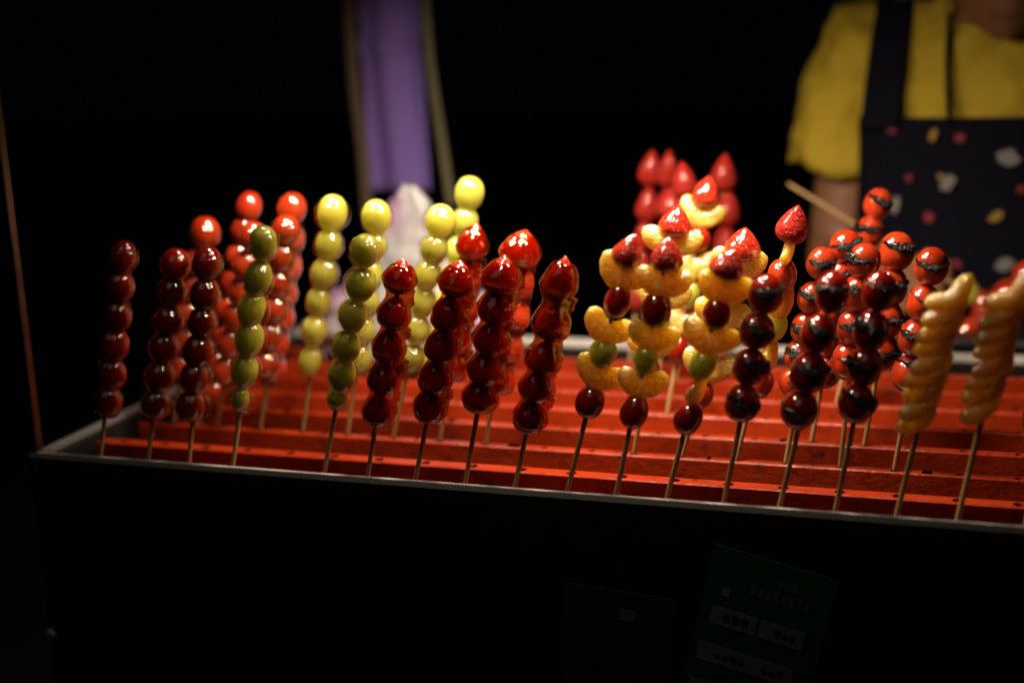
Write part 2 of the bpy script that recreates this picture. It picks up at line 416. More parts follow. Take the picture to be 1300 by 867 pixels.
NV = 4
MESH = {}
for i in range(NV):
    s = 11.3*i+1
    for key in ('tomato', 'tomato_dark'):
        MESH[key, i] = add_mesh('tomato', rev(ball_profile(18, 0.93, -0.10), 28, 0.035, s), M[key])
    MESH['grape', i] = add_mesh('grape', rev(ball_profile(18, 1.0, 0.12), 28, 0.035, s), M['grape'])
    MESH['green_grape', i] = add_mesh('grape', rev(ball_profile(18, 1.0, 0.10), 28, 0.07, s), M['green_grape'])
    def bend(p, s=s):
        b = 0.10*math.sin(s)*max(0, p.z+0.1)**1.5; return Vector((p.x+b, p.y, p.z))
    for key in ('strawberry', 'strawberry_dark', 'strawberry_pink'):
        MESH[key, i] = add_mesh('strawberry', rev(straw_profile(22, 0.86 if key != 'strawberry_pink' else 0.95), 30, 0.07, s, bend), M[key])
    MESH['mandarin', i] = add_mesh('mandarin_segment', mandarin_vf(s), M['mandarin'])
    MESH['plum', i] = add_mesh('plum_slice', plum_vf(i+1), M['plum'])
def cone_strawberry(s):
    return rev(straw_profile(20, 0.62), 30, 0.08, s)
for i in range(NV):
    MESH['squat', i] = add_mesh('strawberry', cone_strawberry(5.0+i*3.7), M['strawberry_dark'])
def blob_vf(seed):
    return rev([(-0.5+z_, r_) for z_, r_ in ((0.01, 0.02), (0.08, 0.28), (0.25, 0.46), (0.5, 0.42), (0.75, 0.22), (0.92, 0.08), (1.0, 0.01))], 14, 0.25, seed)
for i in range(NV):
    MESH['drip', i] = add_mesh('sugar_drip', blob_vf(2.0+i), M['clear'])
def stick_mesh(L):
    return add_mesh('stick', tube_vf([(0,0,0), (0,0,0.006), (0,0,L*0.5), (0,0,L-0.012), (0,0,L)], [0.0012, 0.0021, 0.0022, 0.0021, 0.0005], 9), M['bamboo'])

KIND_NAME = dict(tomato='tomato', tomato_dark='tomato', grape='grape', green_grape='grape', strawberry='strawberry', strawberry_dark='strawberry',
                 strawberry_pink='strawberry', squat='strawberry', mandarin='mandarin_segment')
cam_right = RW @ Vector((1, 0, 0))
SK = 0
def frame_for(P0, P1):
    z = (P1-P0).normalized(); x = (cam_right - z*cam_right.dot(z)).normalized(); y = z.cross(x)
    return Matrix((x, y, z)).transposed()

def coating(parent, prof, seed, mat, fill=0.62, heavy=1.0, ball=False):
    """one shell of set sugar running over all beads, thicker down one side and in the necks"""
    z0 = prof[0][0]-prof[0][2]*0.98; z1 = prof[-1][0]+prof[-1][2]*0.99
    n, m = 70, 26; rings = []
    for i in range(n+1):
        z = z0 + (z1-z0)*i/n; r = 0
        for k, (c, rad, hh) in enumerate(prof):
            u = (z-c)/hh
            if abs(u) < 1:
                q = rad*(math.sqrt(1-u*u)**0.9)*(1 - (0 if ball else 0.22)*max(0, u))
                if k == len(prof)-1 and u > -0.4 and not ball: q = rad*(1-((u+0.4)/1.4)**1.75)**0.86
                r = max(r, q)
        inside = prof[0][0] < z < prof[-1][0]
        neck = min(p_[1] for p_ in prof)*fill if inside else 0
        r = (r**6 + neck**6)**(1/6) if (r or neck) else 0.0005
        ring = []
        for j in range(m):
            a = 2*math.pi*j/m
            q = Vector((math.cos(a), math.sin(a), z*60))
            drip = max(0, math.cos(a - 0.5 - 0.4*math.sin(z*40+seed)))**3
            ext = 0.0009 + 0.0011*(0.5+nz(q, 1.6, seed)) + heavy*drip*(0.0012 + 0.0045*max(0, nz((0, 0, z*70), 1.3, seed)))
            if inside and r < neck*1.25: ext += heavy*drip*0.006
            e_ = min(1.0, min(i, n-i)/3.0)
            rr = (r+max(0.0004, ext))*(e_ if e_ > 0 else 0.05)
            ring.append((math.cos(a)*rr, math.sin(a)*rr, z))
        rings.append(ring)
    v, f = loft(rings); return mesh_obj('sugar_coating', v, f, mat, parent)

def skewer(label, bar, base, beads, group, name='fruit_skewer', coat=None, lean=0.0, drip=True, free=None):
    """base: pixel of the stick where it meets the bar (front bar: where it meets the rim); beads from the top down:
       (kind, px, py, width px, height px[, tilt deg, turn deg])"""
    global SK; SK += 1; rng = random.Random(SK*17)
    y = row_y(bar)
    P0 = on_y(base[0], base[1], y)
    pts = []
    for b in beads:
        r = ray(b[1], b[2])
        # plane through the stick's foot, leaning by 'lean' along Y per unit of height
        t = (y + lean*(CAM.z-ZT) - CAM.y) / (r.y - lean*r.z)
        pts.append(CAM + r*t)
    axis = (pts[0]-pts[-1])
    # the stick: least change line through top bead and foot
    top = pts[0]
    d = (top-P0).normalized()
    foot = P0 + d*((ZT-0.004-P0.z)/d.z)
    hx = P0 + d*((ZT-P0.z)/d.z); HOLES[bar].append(hx.x)
    t = thing(name, label, 'fruit skewer', foot, group)
    Rm = frame_for(foot, top); t.rotation_euler = Rm.to_euler()
    inv = Rm.transposed(); prof = []
    first = None
    for i, (b, P) in enumerate(zip(beads, pts)):
        kind = b[0]; dp = depth(P)/FPX; wx = b[3]*dp*1.04; hz = b[4]*dp*1.05
        loc = inv @ (P-foot); loc.y *= 0.3
        loc.x = max(-0.006, min(0.006, loc.x)) + rng.uniform(-.0006, .0006)
        tilt = R_(b[5]) if len(b) > 5 else rng.uniform(-.12, .12)
        turn = R_(b[6]) if len(b) > 6 else None
        mk = {'plum_tomato': 'tomato', 'plum_dark': 'tomato_dark'}.get(kind, kind)
        o = use_mesh(KIND_NAME[mk], MESH[mk, rng.randrange(NV)], t)
        o.location = loc
        if mk == 'mandarin':
            o.scale = (wx*1.06, wx*0.80, hz*0.94); o.rotation_euler = (rng.uniform(-.2, .05), -tilt, turn if turn is not None else rng.uniform(-.25, .25))
        else:
            vw = rng.uniform(0.93, 1.05)*(0.96 if 'grape' in mk else 1.0); o.scale = (wx*vw, wx*vw*rng.uniform(0.95, 1.04), hz*rng.uniform(0.97, 1.05)); o.rotation_euler = (rng.uniform(-.16, .16), tilt*1.6 if len(b) < 6 else tilt, rng.uniform(0, 6.28))
        if kind.startswith('plum'):
            o.rotation_euler = (rng.uniform(-.15, .1), tilt, (turn if turn is not None else rng.uniform(-.9, .9)))
            q = use_mesh('plum_slice', MESH['plum', rng.randrange(NV)], o)
            q.location = (0, -0.012, rng.uniform(0.10, 0.20)); q.rotation_euler = (rng.uniform(0.05, 0.25), rng.uniform(-.32, .32), rng.uniform(-.3, .3)); q.scale = (1, 1, rng.uniform(0.6, 1.25))
        prof.append((loc.z, wx/2, hz/2)); first = o
    L = (inv @ (top-foot)).z
    s = use_mesh('stick', stick_mesh(L), t)
    if coat:
        coating(t, list(reversed(prof)), SK*3.1, M[coat])
    elif all(b[0] in ('tomato', 'tomato_dark', 'grape', 'green_grape') for b in beads) and bar < 3:
        coating(t, list(reversed(prof)), SK*3.1, M['glaze'], 0.42, 0.35, True)
    if drip and beads[-1][0] != 'mandarin':
        z_, r_, h_ = prof[-1]
        for q in range(rng.choice((1, 2))):
            dd = use_mesh('sugar_drip', MESH['drip', rng.randrange(NV)], t)
            k = r_*rng.uniform(0.45, 0.7)
            dd.scale = (k*1.2, k*0.9, k*0.75); dd.location = (r_*rng.uniform(-.1, .55), -r_*rng.uniform(0.0, 0.5), z_-h_*rng.uniform(0.72, 0.9))
    return t

def col(kind, pts, w_, h_, **kw):
    return [(kind, x, y_, w_*1.02, h_*1.03) for x, y_ in pts]
GT, GG, GS, GM, GP, GC = ('cherry tomato skewers', 'grape skewers', 'candied strawberry skewers', 'mixed fruit skewers', 'plum stuffed tomato skewers', 'mandarin skewers')
# --- front bar, counted from the corner post
skewer('dim red cherry tomato skewer on the front bar, first from the steel corner post', 0, (128, 575),
       col('tomato_dark', [(156,326),(154,364),(150,401),(146,438),(142,475),(138,511)], 33, 39), GT)
skewer('dark red cherry tomato skewer on the front bar, second from the steel corner post', 0, (188, 580),
       col('tomato_dark', [(223,335),(219,371),(214,407),(208,441),(202,477),(197,512)], 35, 38), GT)
skewer('dark cherry tomato skewer on the front bar beside the front green grape skewer', 0, (240, 583),
       col('tomato_dark', [(263,334),(260,374),(256,409),(252,445),(247,479),(242,515)], 36, 39), GT)
skewer('olive green grape skewer on the front bar, before the two bright tomato skewers', 0, (296, 587),
       col('green_grape', [(334,309),(327,354),(320,393),(317,431),(310,471)], 35, 44) + [('green_grape',305,507,26,34)], GG)
skewer('olive green grape skewer on the front bar beside a candied strawberry skewer', 0, (412, 597),
       col('green_grape', [(464,319),(458,362),(448,401),(440,440),(434,476)], 37, 43) + [('green_grape',429,506,27,31)], GG, drip=True)
def cand(pts, top, w_, h_):
    return [('strawberry_dark', *pts[0], *top, 4)] + [('squat', x, y_, w_, h_) for x, y_ in pts[1:]]
skewer('dark candied strawberry skewer beside the front green grapes', 0, (467, 602),
       cand([(508,350),(500,397),(493,438),(487,479),(480,520)], (41,44), 38, 43), GS, coat='sugar')
skewer('dark candied strawberry skewer with speckled sugary top, second among the front strawberry skewers', 0, (528, 604),
       cand([(580,353),(569,397),(561,437),(552,477),(546,514)], (44,46), 40, 44), GS, coat='sugar')
skewer('dark candied strawberry skewer with broad rounded berries, third among the front strawberry skewers', 0, (591, 611),
       cand([(637,348),(629,389),(623,428),(615,466),(609,502)], (49,48), 43, 42), GS, coat='sugar')
skewer('tall candied strawberry skewer with long pointed top berry, beside the front mixed fruit skewers', 0, (654, 616),
       [('strawberry_dark',711,354,42,60,4),('squat',703,408,43,48),('squat',692,453,43,42),('squat',682,490,42,42),('squat',672,527,40,44)], GS, coat='sugar')
def mixed(s, m1, t1, m2, g, m3, t2):
    return [('strawberry', *s), ('mandarin', *m1), ('tomato_dark', *t1), ('mandarin', *m2), ('green_grape', *g), ('mandarin', *m3), ('tomato_dark', *t2)]
skewer('mixed fruit skewer with strawberry top and tilted mandarin, next to the tall strawberry skewer', 0, (721, 620),
       mixed((798,318,40,44,8), (788,349,62,42,-22,-8), (785,382,35,44), (772,417,62,42,-14,8), (765,448,34,39), (761,476,66,42,-14,5), (750,510,39,43)), GM)
skewer('mixed fruit skewer with level mandarin pieces, middle one of the three front mixed skewers', 0, (783, 623),
       mixed((847,323,40,42,6), (843,359,70,42,4,-6), (834,393,37,44), (829,429,62,42,-4,6), (819,457,33,37), (815,487,60,42,4,-4), (805,522,36,43)), GM)
skewer('mixed fruit skewer with one mandarin piece standing on end, beside the plum stuffed tomatoes', 0, (847, 631),
       mixed((925,335,43,40,3), (920,368,68,46,0,4), (911,398,35,43), (902,430,70,44,-4,-5), (892,464,35,39), (884,494,44,48,48,62), (874,530,36,44)), GM)
def plum(kind, pts, w_, h_): return [(kind, x, y_, w_, h_) for x, y_ in pts]
skewer('dark plum stuffed tomato skewer on the front bar beside the mixed fruit', 0, (921, 628),
       plum('plum_dark', [(973,373),(960,419),(951,465),(943,511)], 43, 47), GP)
skewer('dark plum stuffed tomato skewer on the front bar, middle of its three', 0, (992, 634),
       plum('plum_dark', [(1056,371),(1039,423),(1027,472),(1015,519)], 45, 50), GP)
skewer('dark plum stuffed tomato skewer on the front bar next to the stacked mandarin skewer', 0, (1063, 638),
       plum('plum_dark', [(1118,370),(1107,420),(1097,464),(1086,511)], 43, 49), GP)
def twist(x0, y0, x1, y1, n, w_):
    out = []
    for i in range(n):
        u = i/(n-1); out.append(('mandarin', x0+(x1-x0)*u, y0+(y1-y0)*u, w_*(1-0.10*u)*(0.94+(i*31 % 13)/110), 33, 47 + (i*29 % 13), -14 + (i*47 % 28)))
    return out
skewer('stack of slanted mandarin segments on a skewer beside the plum stuffed tomatoes', 0, (1141, 643),
       twist(1208, 375, 1167, 530, 9, 68), GC, drip=False)
skewer('stack of slanted mandarin segments on a skewer at the far end from the corner post', 0, (1218, 650),
       twist(1284, 375, 1249, 514, 8, 70), GC, drip=False)
skewer('dark plum stuffed tomato skewer beyond the two mandarin stacks', 0, (1305, 655),
       plum('plum_dark', [(1352,385),(1339,430),(1329,478),(1319,528)], 43, 49), GP)
# --- third bar
skewer('bright red cherry tomato skewer on the third bar, nearest the corner post', 2, (220, 537),
       col('tomato', [(260,295),(252,331),(246,365),(240,398),(235,430),(230,464)], 36, 37), GT)
skewer('bright red cherry tomato skewer on the third bar behind the olive grapes, corner post side', 2, (275, 541),
       col('tomato', [(321,300),(313,337),(306,370),(298,402),(292,436),(286,470)], 34, 37), GT)
skewer('bright red cherry tomato skewer on the third bar next to the yellow grapes', 2, (330, 548),
       col('tomato', [(364,292),(358,327),(352,359),(347,391),(341,425),(336,461)], 37, 37), GT)
skewer('yellow green grape skewer on the third bar next to the bright tomatoes', 2, (384, 548),
       [('grape',422,271,40,45)] + col('grape', [(417,311),(411,348),(405,384),(399,420)], 33, 39) + [('grape',394,458,30,40)], GG)
skewer('yellow green grape skewer on the third bar directly behind the olive grapes', 2, (441, 552),
       [('grape',478,276,37,43)] + col('grape', [(475,314),(470,350),(467,385),(462,420),(457,457)], 31, 38), GG)
skewer('yellow grape skewer on the third bar between two candied strawberry skewers', 2, (499, 557),
       [('grape',558,281,38,42)] + col('grape', [(551,317),(543,350),(536,384),(529,419),(522,456)], 34, 38), GG)
skewer('bright orange red candied strawberry skewer on the third bar beside the yellow grapes', 2, (558, 562),
       [('strawberry_dark',600,306,38,46,6)] + col('squat', [(598,346),(592,389),(585,428),(580,464)], 31, 40), GS, coat='sugar')
skewer('bright candied strawberry skewer with a wide cone top and bubbly sugar drips', 2, (615, 567),
       [('strawberry_dark',662,314,49,47,8)] + col('squat', [(662,357),(656,397),(649,438),(640,480)], 35, 42), GS, coat='sugar')
skewer('bright mixed fruit skewer on the third bar behind the middle front mixed skewer', 2, (804, 580),
       mixed((857,281,40,40,0), (853,308,74,40,0,5), (847,341,33,38), (841,376,68,40,-5,0), (834,408,32,36), (829,438,62,40,6,4), (820,470,35,40)), GM)
skewer('mixed fruit skewer with a broad low strawberry behind the standing mandarin skewer', 2, (864, 585),
       mixed((943,310,42,40,4), (937,337,66,44,4,0), (927,370,34,38), (916,400,70,42,0,8), (908,432,32,36), (900,466,64,44,0,-6), (889,500,34,38)), GM)
skewer('tall mixed fruit skewer whose mandarin pieces stand edge on, behind a plum stuffed tomato skewer', 2, (934, 588),
       [('strawberry_pink',1007,284,40,46,8), ('mandarin',1001,318,44,46,55,70), ('tomato',992,349,38,40), ('mandarin',1000,385,52,46,35,50),
        ('grape',984,415,30,38), ('mandarin',976,452,46,46,48,60), ('tomato',967,487,31,38)], GM)
skewer('orange red plum stuffed tomato skewer on the third bar beside the edge on mandarin skewer', 2, (997, 591),
       plum('plum_tomato', [(1042,334),(1031,378),(1022,416),(1014,450),(1008,484)], 37, 41), GP)
skewer('orange red plum stuffed tomato skewer on the third bar between two dark ones', 2, (1066, 595),
       plum('plum_tomato', [(1096,331),(1089,373),(1082,415),(1075,458)], 40, 45), GP)
skewer('orange red plum stuffed tomato skewer on the third bar behind the stacked mandarin', 2, (1135, 598),
       plum('plum_tomato', [(1182,338),(1171,384),(1162,428),(1154,474)], 42, 46), GP)
# --- fourth bar and behind
skewer('hazy red cherry tomato skewer on the fourth bar, corner post side', 3, (262, 517),
       col('tomato', [(316,262),(310,293),(304,326),(297,358),(290,392),(284,427),(277,463),(270,499)], 33, 36), GT)
skewer('hazy red cherry tomato skewer on the fourth bar next to the yellow grapes', 3, (336, 521),
       col('tomato', [(370,265),(368,303),(364,339),(360,373),(355,404),(350,436),(345,470)], 36, 38), GT)
skewer('tallest pale yellow grape skewer standing behind the others', 3, (541, 532),
       [('grape',595,246,41,44)] + col('grape', [(590,282),(582,318),(575,353),(568,388),(561,424),(554,460)], 35, 37), GG)
skewer('orange plum stuffed tomato skewer on the fourth bar, lower of its pair', 3, (1030, 563),
       plum('plum_tomato', [(1073,313),(1067,352),(1060,392),(1053,432),(1047,470)], 38, 42), GP)
skewer('large orange plum stuffed tomato skewer on the fourth bar before the dark apron', 3, (1097, 567),
       plum('plum_tomato', [(1139,319),(1131,364),(1124,405),(1117,445)], 44, 48), GP)
skewer('mixed fruit skewer on the fifth bar before the hazy strawberries', 4, (847, 525),
       mixed((896,243,33,38,2), (890,272,56,40,-10,0), (886,303,30,34), (881,336,60,40,4,0), (875,374,30,36), (869,408,60,40,0,0), (861,443,31,36)), GM)
skewer('tall plum stuffed tomato skewer rising above all its neighbours', 5, (1063, 510),
       plum('plum_tomato', [(1114,259),(1105,294),(1097,330),(1090,367),(1083,404),(1076,440)], 36, 38), GP)
def pinks(pts, w_, h_): return [('strawberry_pink', x, y_, w_, h_, (i*53 % 9)-4) for i, (x, y_) in enumerate(pts)]
skewer('hazy pink strawberry skewer at the back, corner post side', 7, (800, 461),
       pinks([(826,213),(823,258),(818,296),(813,334),(808,372)], 29, 44), GS, drip=False)
skewer('hazy pink strawberry skewer at the back, close behind its neighbour', 7, (836, 463),
       pinks([(849,214),(847,256),(844,296),(842,336),(840,374)], 28, 45), GS, drip=False)
skewer('hazy strawberry skewer in the middle of the back strawberries', 6, (858, 484),
       pinks([(868,228),(866,270),(864,310),(862,350),(860,388)], 31, 46), GS, drip=False)
skewer('short hazy strawberry skewer just over a mixed fruit top', 6, (835, 483),
       pinks([(853,258),(850,296),(847,334),(843,372)], 30, 42), GS, drip=False)
skewer('hazy pink strawberry skewer at the back, apart from the others', 7, (915, 466),
       pinks([(919,219),(922,264),(921,304),(920,342),(918,380)], 33, 48), GS, drip=False)

# ------------------------------------------------------------------ the red rack
rack = thing('skewer_rack', 'red painted wooden rack of drilled parallel bars inside the tray', 'rack', (0.18, 0.26, -0.064))
RX0, RX1 = -0.488, 0.842
def slat_vf(k):
    BT = slat_t(k); xs = sorted(HOLES[k]); x = RX0+0.025
    while x < RX1-0.02:
        if all(abs(x-q) > 0.030 for q in xs): xs.append(x)
        x += 0.0465
    xs = sorted(xs); keep = [xs[0]]
    for q in xs[1:]:
        if q-keep[-1] > 0.0105: keep.append(q)
    xs = keep
    y0 = slat_y(k); y1 = y0+BT; zt, zb = ZT, ZT-0.036; yc = (y0+y1)/2; hr = 0.0046 if k < 2 else 0.0034; n = 16
    V, F = [], []
    def add(p): V.append(p); return len(V)-1
    rng = random.Random(k)
    bounds = [RX0+rng.uniform(0, .004)] + [(a+b)/2 for a, b in zip(xs, xs[1:])] + [RX1]
    for i, cx in enumerate(xs):
        a0, a1 = bounds[i], bounds[i+1]
        # top face with a drilled hole: ring of outline points against ring of hole points
        outer, inner_, low = [], [], []
        for j in range(n):
            a = 2*math.pi*(j+0.5)/n; c, s_ = math.cos(a), math.sin(a)
            hx_ = (a1-cx) if c > 0 else (cx-a0); hy_ = BT/2
            tt = min(hx_/abs(c) if abs(c) > 1e-6 else 9, hy_/abs(s_) if abs(s_) > 1e-6 else 9)
            outer.append(add((cx+c*tt, yc+s_*tt, zt))); inner_.append(add((cx+c*hr, yc+s_*hr, zt-0.0002))); low.append(add((cx+c*hr, yc+s_*hr, zt-0.020)))
        cor = [add((a1, y0, zt)), add((a1, y1, zt)), add((a0, y1, zt)), add((a0, y0, zt))]
        for j in range(n):
            F.append((outer[j], outer[(j+1) % n], inner_[(j+1) % n], inner_[j])); F.append((inner_[j], inner_[(j+1) % n], low[(j+1) % n], low[j]))
        F.append(tuple(low))
        # corner fillers
        for j in range(n):
            p, q = V[outer[j]], V[outer[(j+1) % n]]
            if abs(p[0]-q[0]) > 1e-7 and abs(p[1]-q[1]) > 1e-7:
                best = min(cor, key=lambda ci: (V[ci][0]-(p[0]+q[0])/2)**2 + (V[ci][1]-(p[1]+q[1])/2)**2)
                F.append((outer[j], best, outer[(j+1) % n]))
    b = add; s0, s1 = bounds[0], bounds[-1]
    bv = 0.0012
    q = [b((s0,y0-bv,zt-bv)), b((s1,y0-bv,zt-bv)), b((s1,y1+bv,zt-bv)), b((s0,y1+bv,zt-bv)), b((s0,y0-bv,zb)), b((s1,y0-bv,zb)), b((s1,y1+bv,zb)), b((s0,y1+bv,zb))]
    t_ = [b((s0,y0,zt)), b((s1,y0,zt)), b((s1,y1,zt)), b((s0,y1,zt))]
    F += [(q[0],q[1],t_[1],t_[0]), (q[2],q[3],t_[3],t_[2]), (q[4],q[5],q[1],q[0]), (q[6],q[7],q[3],q[2]), (q[5],q[6],q[2],q[1]), (q[7],q[4],q[0],q[3]), (q[4],q[7],q[6],q[5]),
          (q[1],q[2],t_[2],t_[1]), (q[3],q[0],t_[0],t_[3])]
    return V, F
PI_ = Matrix.Translation((-0.18, -0.26, 0.064))
for k in range(8):
    v, f = slat_vf(k); o = mesh_obj('slat', v, f, M['red'], rack, smooth=False); o.matrix_parent_inverse = PI_
for xx in (-0.38, 0.0, 0.40, 0.74):
    o = box('cross_rail', (xx, xx+0.03, 0.003, 0.49, -0.064, ZT-0.0365), M['red'], rack); o.matrix_parent_inverse = PI_

# ------------------------------------------------------------------ crumpled plastic bag on the back bars
def bag_mat():
    t = NT('printed_plastic_bag'); v = t.coords()
    f = t.noise(v, 9, 3); f2 = t.noise(v, 14, 2)
    c = t.mixc(t.ramp(f, [(0.48, (0,0,0)), (0.58, (1,1,1))]), (0.33, 0.32, 0.34), (0.38, 0.20, 0.37))
    p = t.pbr(c, 0.35, t.bump(t.noise(v, 40, 4), 0.4, 0.003), Subsurface_Weight=0.4, Subsurface_Radius=(1,1,1), Subsurface_Scale=0.01)
    tr = t.n('ShaderNodeBsdfTransparent'); mx = t.n('ShaderNodeMixShader'); mx.inputs[0].default_value = 0.12
    t.l(p.outputs[0], mx.inputs[1]); t.l(tr.outputs[0], mx.inputs[2]); t.l(mx.outputs[0], t.out.inputs[0]); return t.m
BX, BY, BZ = -0.305, 0.425, ZT+0.002
prof = [(0.0, 0.075, 0.035), (0.012, 0.096, 0.042), (0.04, 0.106, 0.046), (0.07, 0.098, 0.042), (0.095, 0.070, 0.032), (0.115, 0.046, 0.024), (0.14, 0.038, 0.018), (0.165, 0.031, 0.014), (0.19, 0.022, 0.009), (0.205, 0.010, 0.004)]
def sm(prof, n):
    out = []
    for i in range(n+1):
        z = prof[0][0] + (prof[-1][0]-prof[0][0])*i/n
        for a, b in zip(prof, prof[1:]):
            if a[0] <= z <= b[0]+1e-9:
                u = (z-a[0])/(b[0]-a[0]); u = u*u*(3-2*u); out.append((z, a[1]+(b[1]-a[1])*u, a[2]+(b[2]-a[2])*u)); break
    return out
rings = []
for z, rx, ry in sm(prof, 36):
    ring = []
    for j in range(48):
        a = 2*math.pi*j/48; q = (math.cos(a), math.sin(a), z*12)
        k = 1 + 0.38*abs(nz(q, 2.6, 4.0)) + 0.16*nz(q, 6.0, 1.0) - 0.12
        k = max(0.6, k) if z > 0.01 else 1
        ring.append((BX + 0.10*max(0, z-0.07) + math.cos(a)*rx*k*1.15, BY + math.sin(a)*ry*k, BZ + z*(1+0.05*nz((math.cos(a), 0, 0), 2, 8))))
    rings.append(ring)
o = mesh_obj('plastic_bag', *loft(rings), bag_mat())
o['label'] = 'crumpled white plastic bag with pink print on the back of the rack'; o['category'] = 'bag'

# ------------------------------------------------------------------ purple cloth and straps hanging from the canopy
def sheet(name, fn, nu, nv, thick, mat, parent=None):
    V = [fn(i/nu, j/nv) for j in range(nv+1) for i in range(nu+1)]
    F = [(j*(nu+1)+i, j*(nu+1)+i+1, (j+1)*(nu+1)+i+1, (j+1)*(nu+1)+i) for j in range(nv) for i in range(nu)]
    o = mesh_obj(name, V, F, mat, parent); m = o.modifiers.new('solid', 'SOLIDIFY'); m.thickness = thick; m.offset = 0
    return o
purple = simple('purple_cloth', (0.24, 0.15, 0.52), 0.8, 0, 0.35, 260, 0.001, 0.2)
tan_m = simple('tan_webbing', (0.15, 0.10, 0.055), 0.75, 0, 0.5, 400, 0.001, 0.3)
olive_m = simple('olive_webbing', (0.17, 0.15, 0.08), 0.75, 0, 0.5, 400, 0.001, 0.3)
def purple_fn(u, v):
    x = -0.495 + 0.087*u + 0.006*(1-v)*(u-0.3); z = 0.152 + 0.848*v
    y = 0.75 + 0.006*math.sin(u*9+v*4) + 0.012*math.exp(-((v-0.235)/0.010)**2)*-1 + 0.005*nz((u*2, v*6, 0), 1.3, 2)
    return (x, y, z)
cl = sheet('hanging_cloth', purple_fn, 24, 90, 0.004, purple)
cl['label'] = 'purple cloth panel hanging from the canopy behind the grapes'; cl['category'] = 'cloth'
def strap_fn(xt, xb, wd, bend, zb):
    def fn(u, v):
        z = zb + (1.0-zb)*v; x = xb + (xt-xb)*v + bend*math.exp(-v*4.5) + wd*(u-0.5)
        return (x, 0.735 + 0.004*math.sin(v*20), z)
    return fn
s1 = sheet('webbing_strap', strap_fn(-0.510, -0.500, 0.016, 0.006, 0.115), 4, 50, 0.003, tan_m)
s1['label'] = 'brown webbing strap hanging along the corner post side of the purple cloth'; s1['category'] = 'strap'
s2 = sheet('webbing_strap', strap_fn(-0.402, -0.392, 0.012, 0.026, 0.13), 4, 50, 0.003, olive_m)
s2['label'] = 'olive tan strap curving down the vendor side of the purple cloth'; s2['category'] = 'strap'

# ------------------------------------------------------------------ cards on the cart's front
green = simple('green_card', (0.003, 0.055, 0.012), 0.6, 0, 0.1, 60, 0.001, 0.25)
white_card = simple('white_label', (0.13, 0.127, 0.13), 0.55, 0, 0.1, 60, 0.001, 0.1)
ink = simple('black_ink', (0.02, 0.02, 0.02), 0.6)
pale = simple('pale_green_print', (0.06, 0.08, 0.06), 0.6)
navy_card = simple('navy_print', (0.012, 0.012, 0.030), 0.5)
dk_green = simple('dark_green_card', (0.004, 0.016, 0.010), 0.5, 0, 0.1, 60, 0.001, 0.25)
def card(label, cx, cz, wd, ht, ang, mat, bits):
    t = thing('menu_card', label, 'card', (cx, -0.0085, cz), 'cards on the cart front'); t.rotation_euler = (0, R_(ang), 0)
    box('backing', (-wd/2, wd/2, -0.0008, 0.0008, -ht/2, ht/2), mat, t, 0)
    for nm, x0, x1, z0, z1, m_, lift in bits:
        box(nm, (x0, x1, -0.0010-lift, -0.0009-lift+0.0001, z0, z1), m_, t, 0)
    return t
bits = [('label_strip', -0.040, -0.003, 0.018, 0.034, white_card, 0.0002), ('label_strip', 0.000, 0.036, 0.018, 0.034, white_card, 0.0002),
        ('label_strip', -0.044, 0.034, -0.016, 0.000, white_card, 0.0002), ('label_strip', -0.044, 0.034, -0.050, -0.034, white_card, 0.0002)]
rg_ = random.Random(5)
x = -0.014
for k in range(8):
    bits.append(('lettering', x, x+0.0046, 0.052, 0.061 - (k % 3)*0.001, pale, 0.0002)); x += 0.0062
bits.append(('emblem', 0.006, 0.022, 0.064, 0.071, pale, 0.0002)); bits.append(('emblem', -0.036, -0.029, 0.044, 0.051, white_card, 0.0002))
for z_ in (0.024, -0.010, -0.044):
    x = -0.030
    while x < 0.028:
        wd_ = rg_.uniform(0.003, 0.006)
        if not -0.009 < x < 0.006: bits.append(('lettering', x, x+wd_, z_, z_+rg_.uniform(0.003, 0.006), ink, 0.0006))
        x += wd_ + 0.0022
pc = on_y(955, 815, -0.0085)
card('green menu card with white label strips hung askew on the black cart', pc.x, pc.z-0.012, 0.100, 0.170, 13, green, bits)
pc = on_y(782, 820, -0.0085)
card('dark green card with a navy panel fixed upright on the black cart', pc.x, pc.z-0.02, 0.092, 0.14, 4, dk_green,
     [('panel', -0.026, 0.022, -0.06, 0.035, navy_card, 0.0002), ('label_strip', 0.0, 0.014, 0.045, 0.055, pale, 0.0002)])

# ------------------------------------------------------------------ the vendor behind the cart
skin = simple('skin', (0.20, 0.09, 0.045), 0.5, 0, 0.15, 120, 0.001, 0.15, Subsurface_Weight=0.2, Subsurface_Radius=(1, .3, .15), Subsurface_Scale=0.006)
shirt_m = simple('yellow_cotton', (0.36, 0.25, 0.008), 0.85, 0, 0.3, 60, 0.004, 0.12)
navy = simple('navy_canvas', (0.0028, 0.003, 0.008), 0.9, 0, 0.3, 200, 0.001, 0.3, Specular_IOR_Level=0.1)
hairm = simple('black_hair', (0.012, 0.010, 0.009), 0.4, 0, 0.6, 200, 0.002)
denim = simple('dark_trousers', (0.02, 0.022, 0.03), 0.8)
PX, PY = 0.338, 0.80
per = thing('person', 'vendor in a yellow shirt and dark printed apron holding a skewer', 'person', (PX, PY, -0.95))
PIV = Matrix.Translation((-PX, -PY, 0.95))
def ell(cx, cy, cz, rx, ry, n=28, p=2.3):
    out = []
    for k in range(n):
        a = 2*math.pi*k/n; c, s_ = math.cos(a), math.sin(a)
        out.append((cx + math.copysign(abs(c)**(2/p), c)*rx, cy + math.copysign(abs(s_)**(2/p), s_)*ry, cz))
    return out
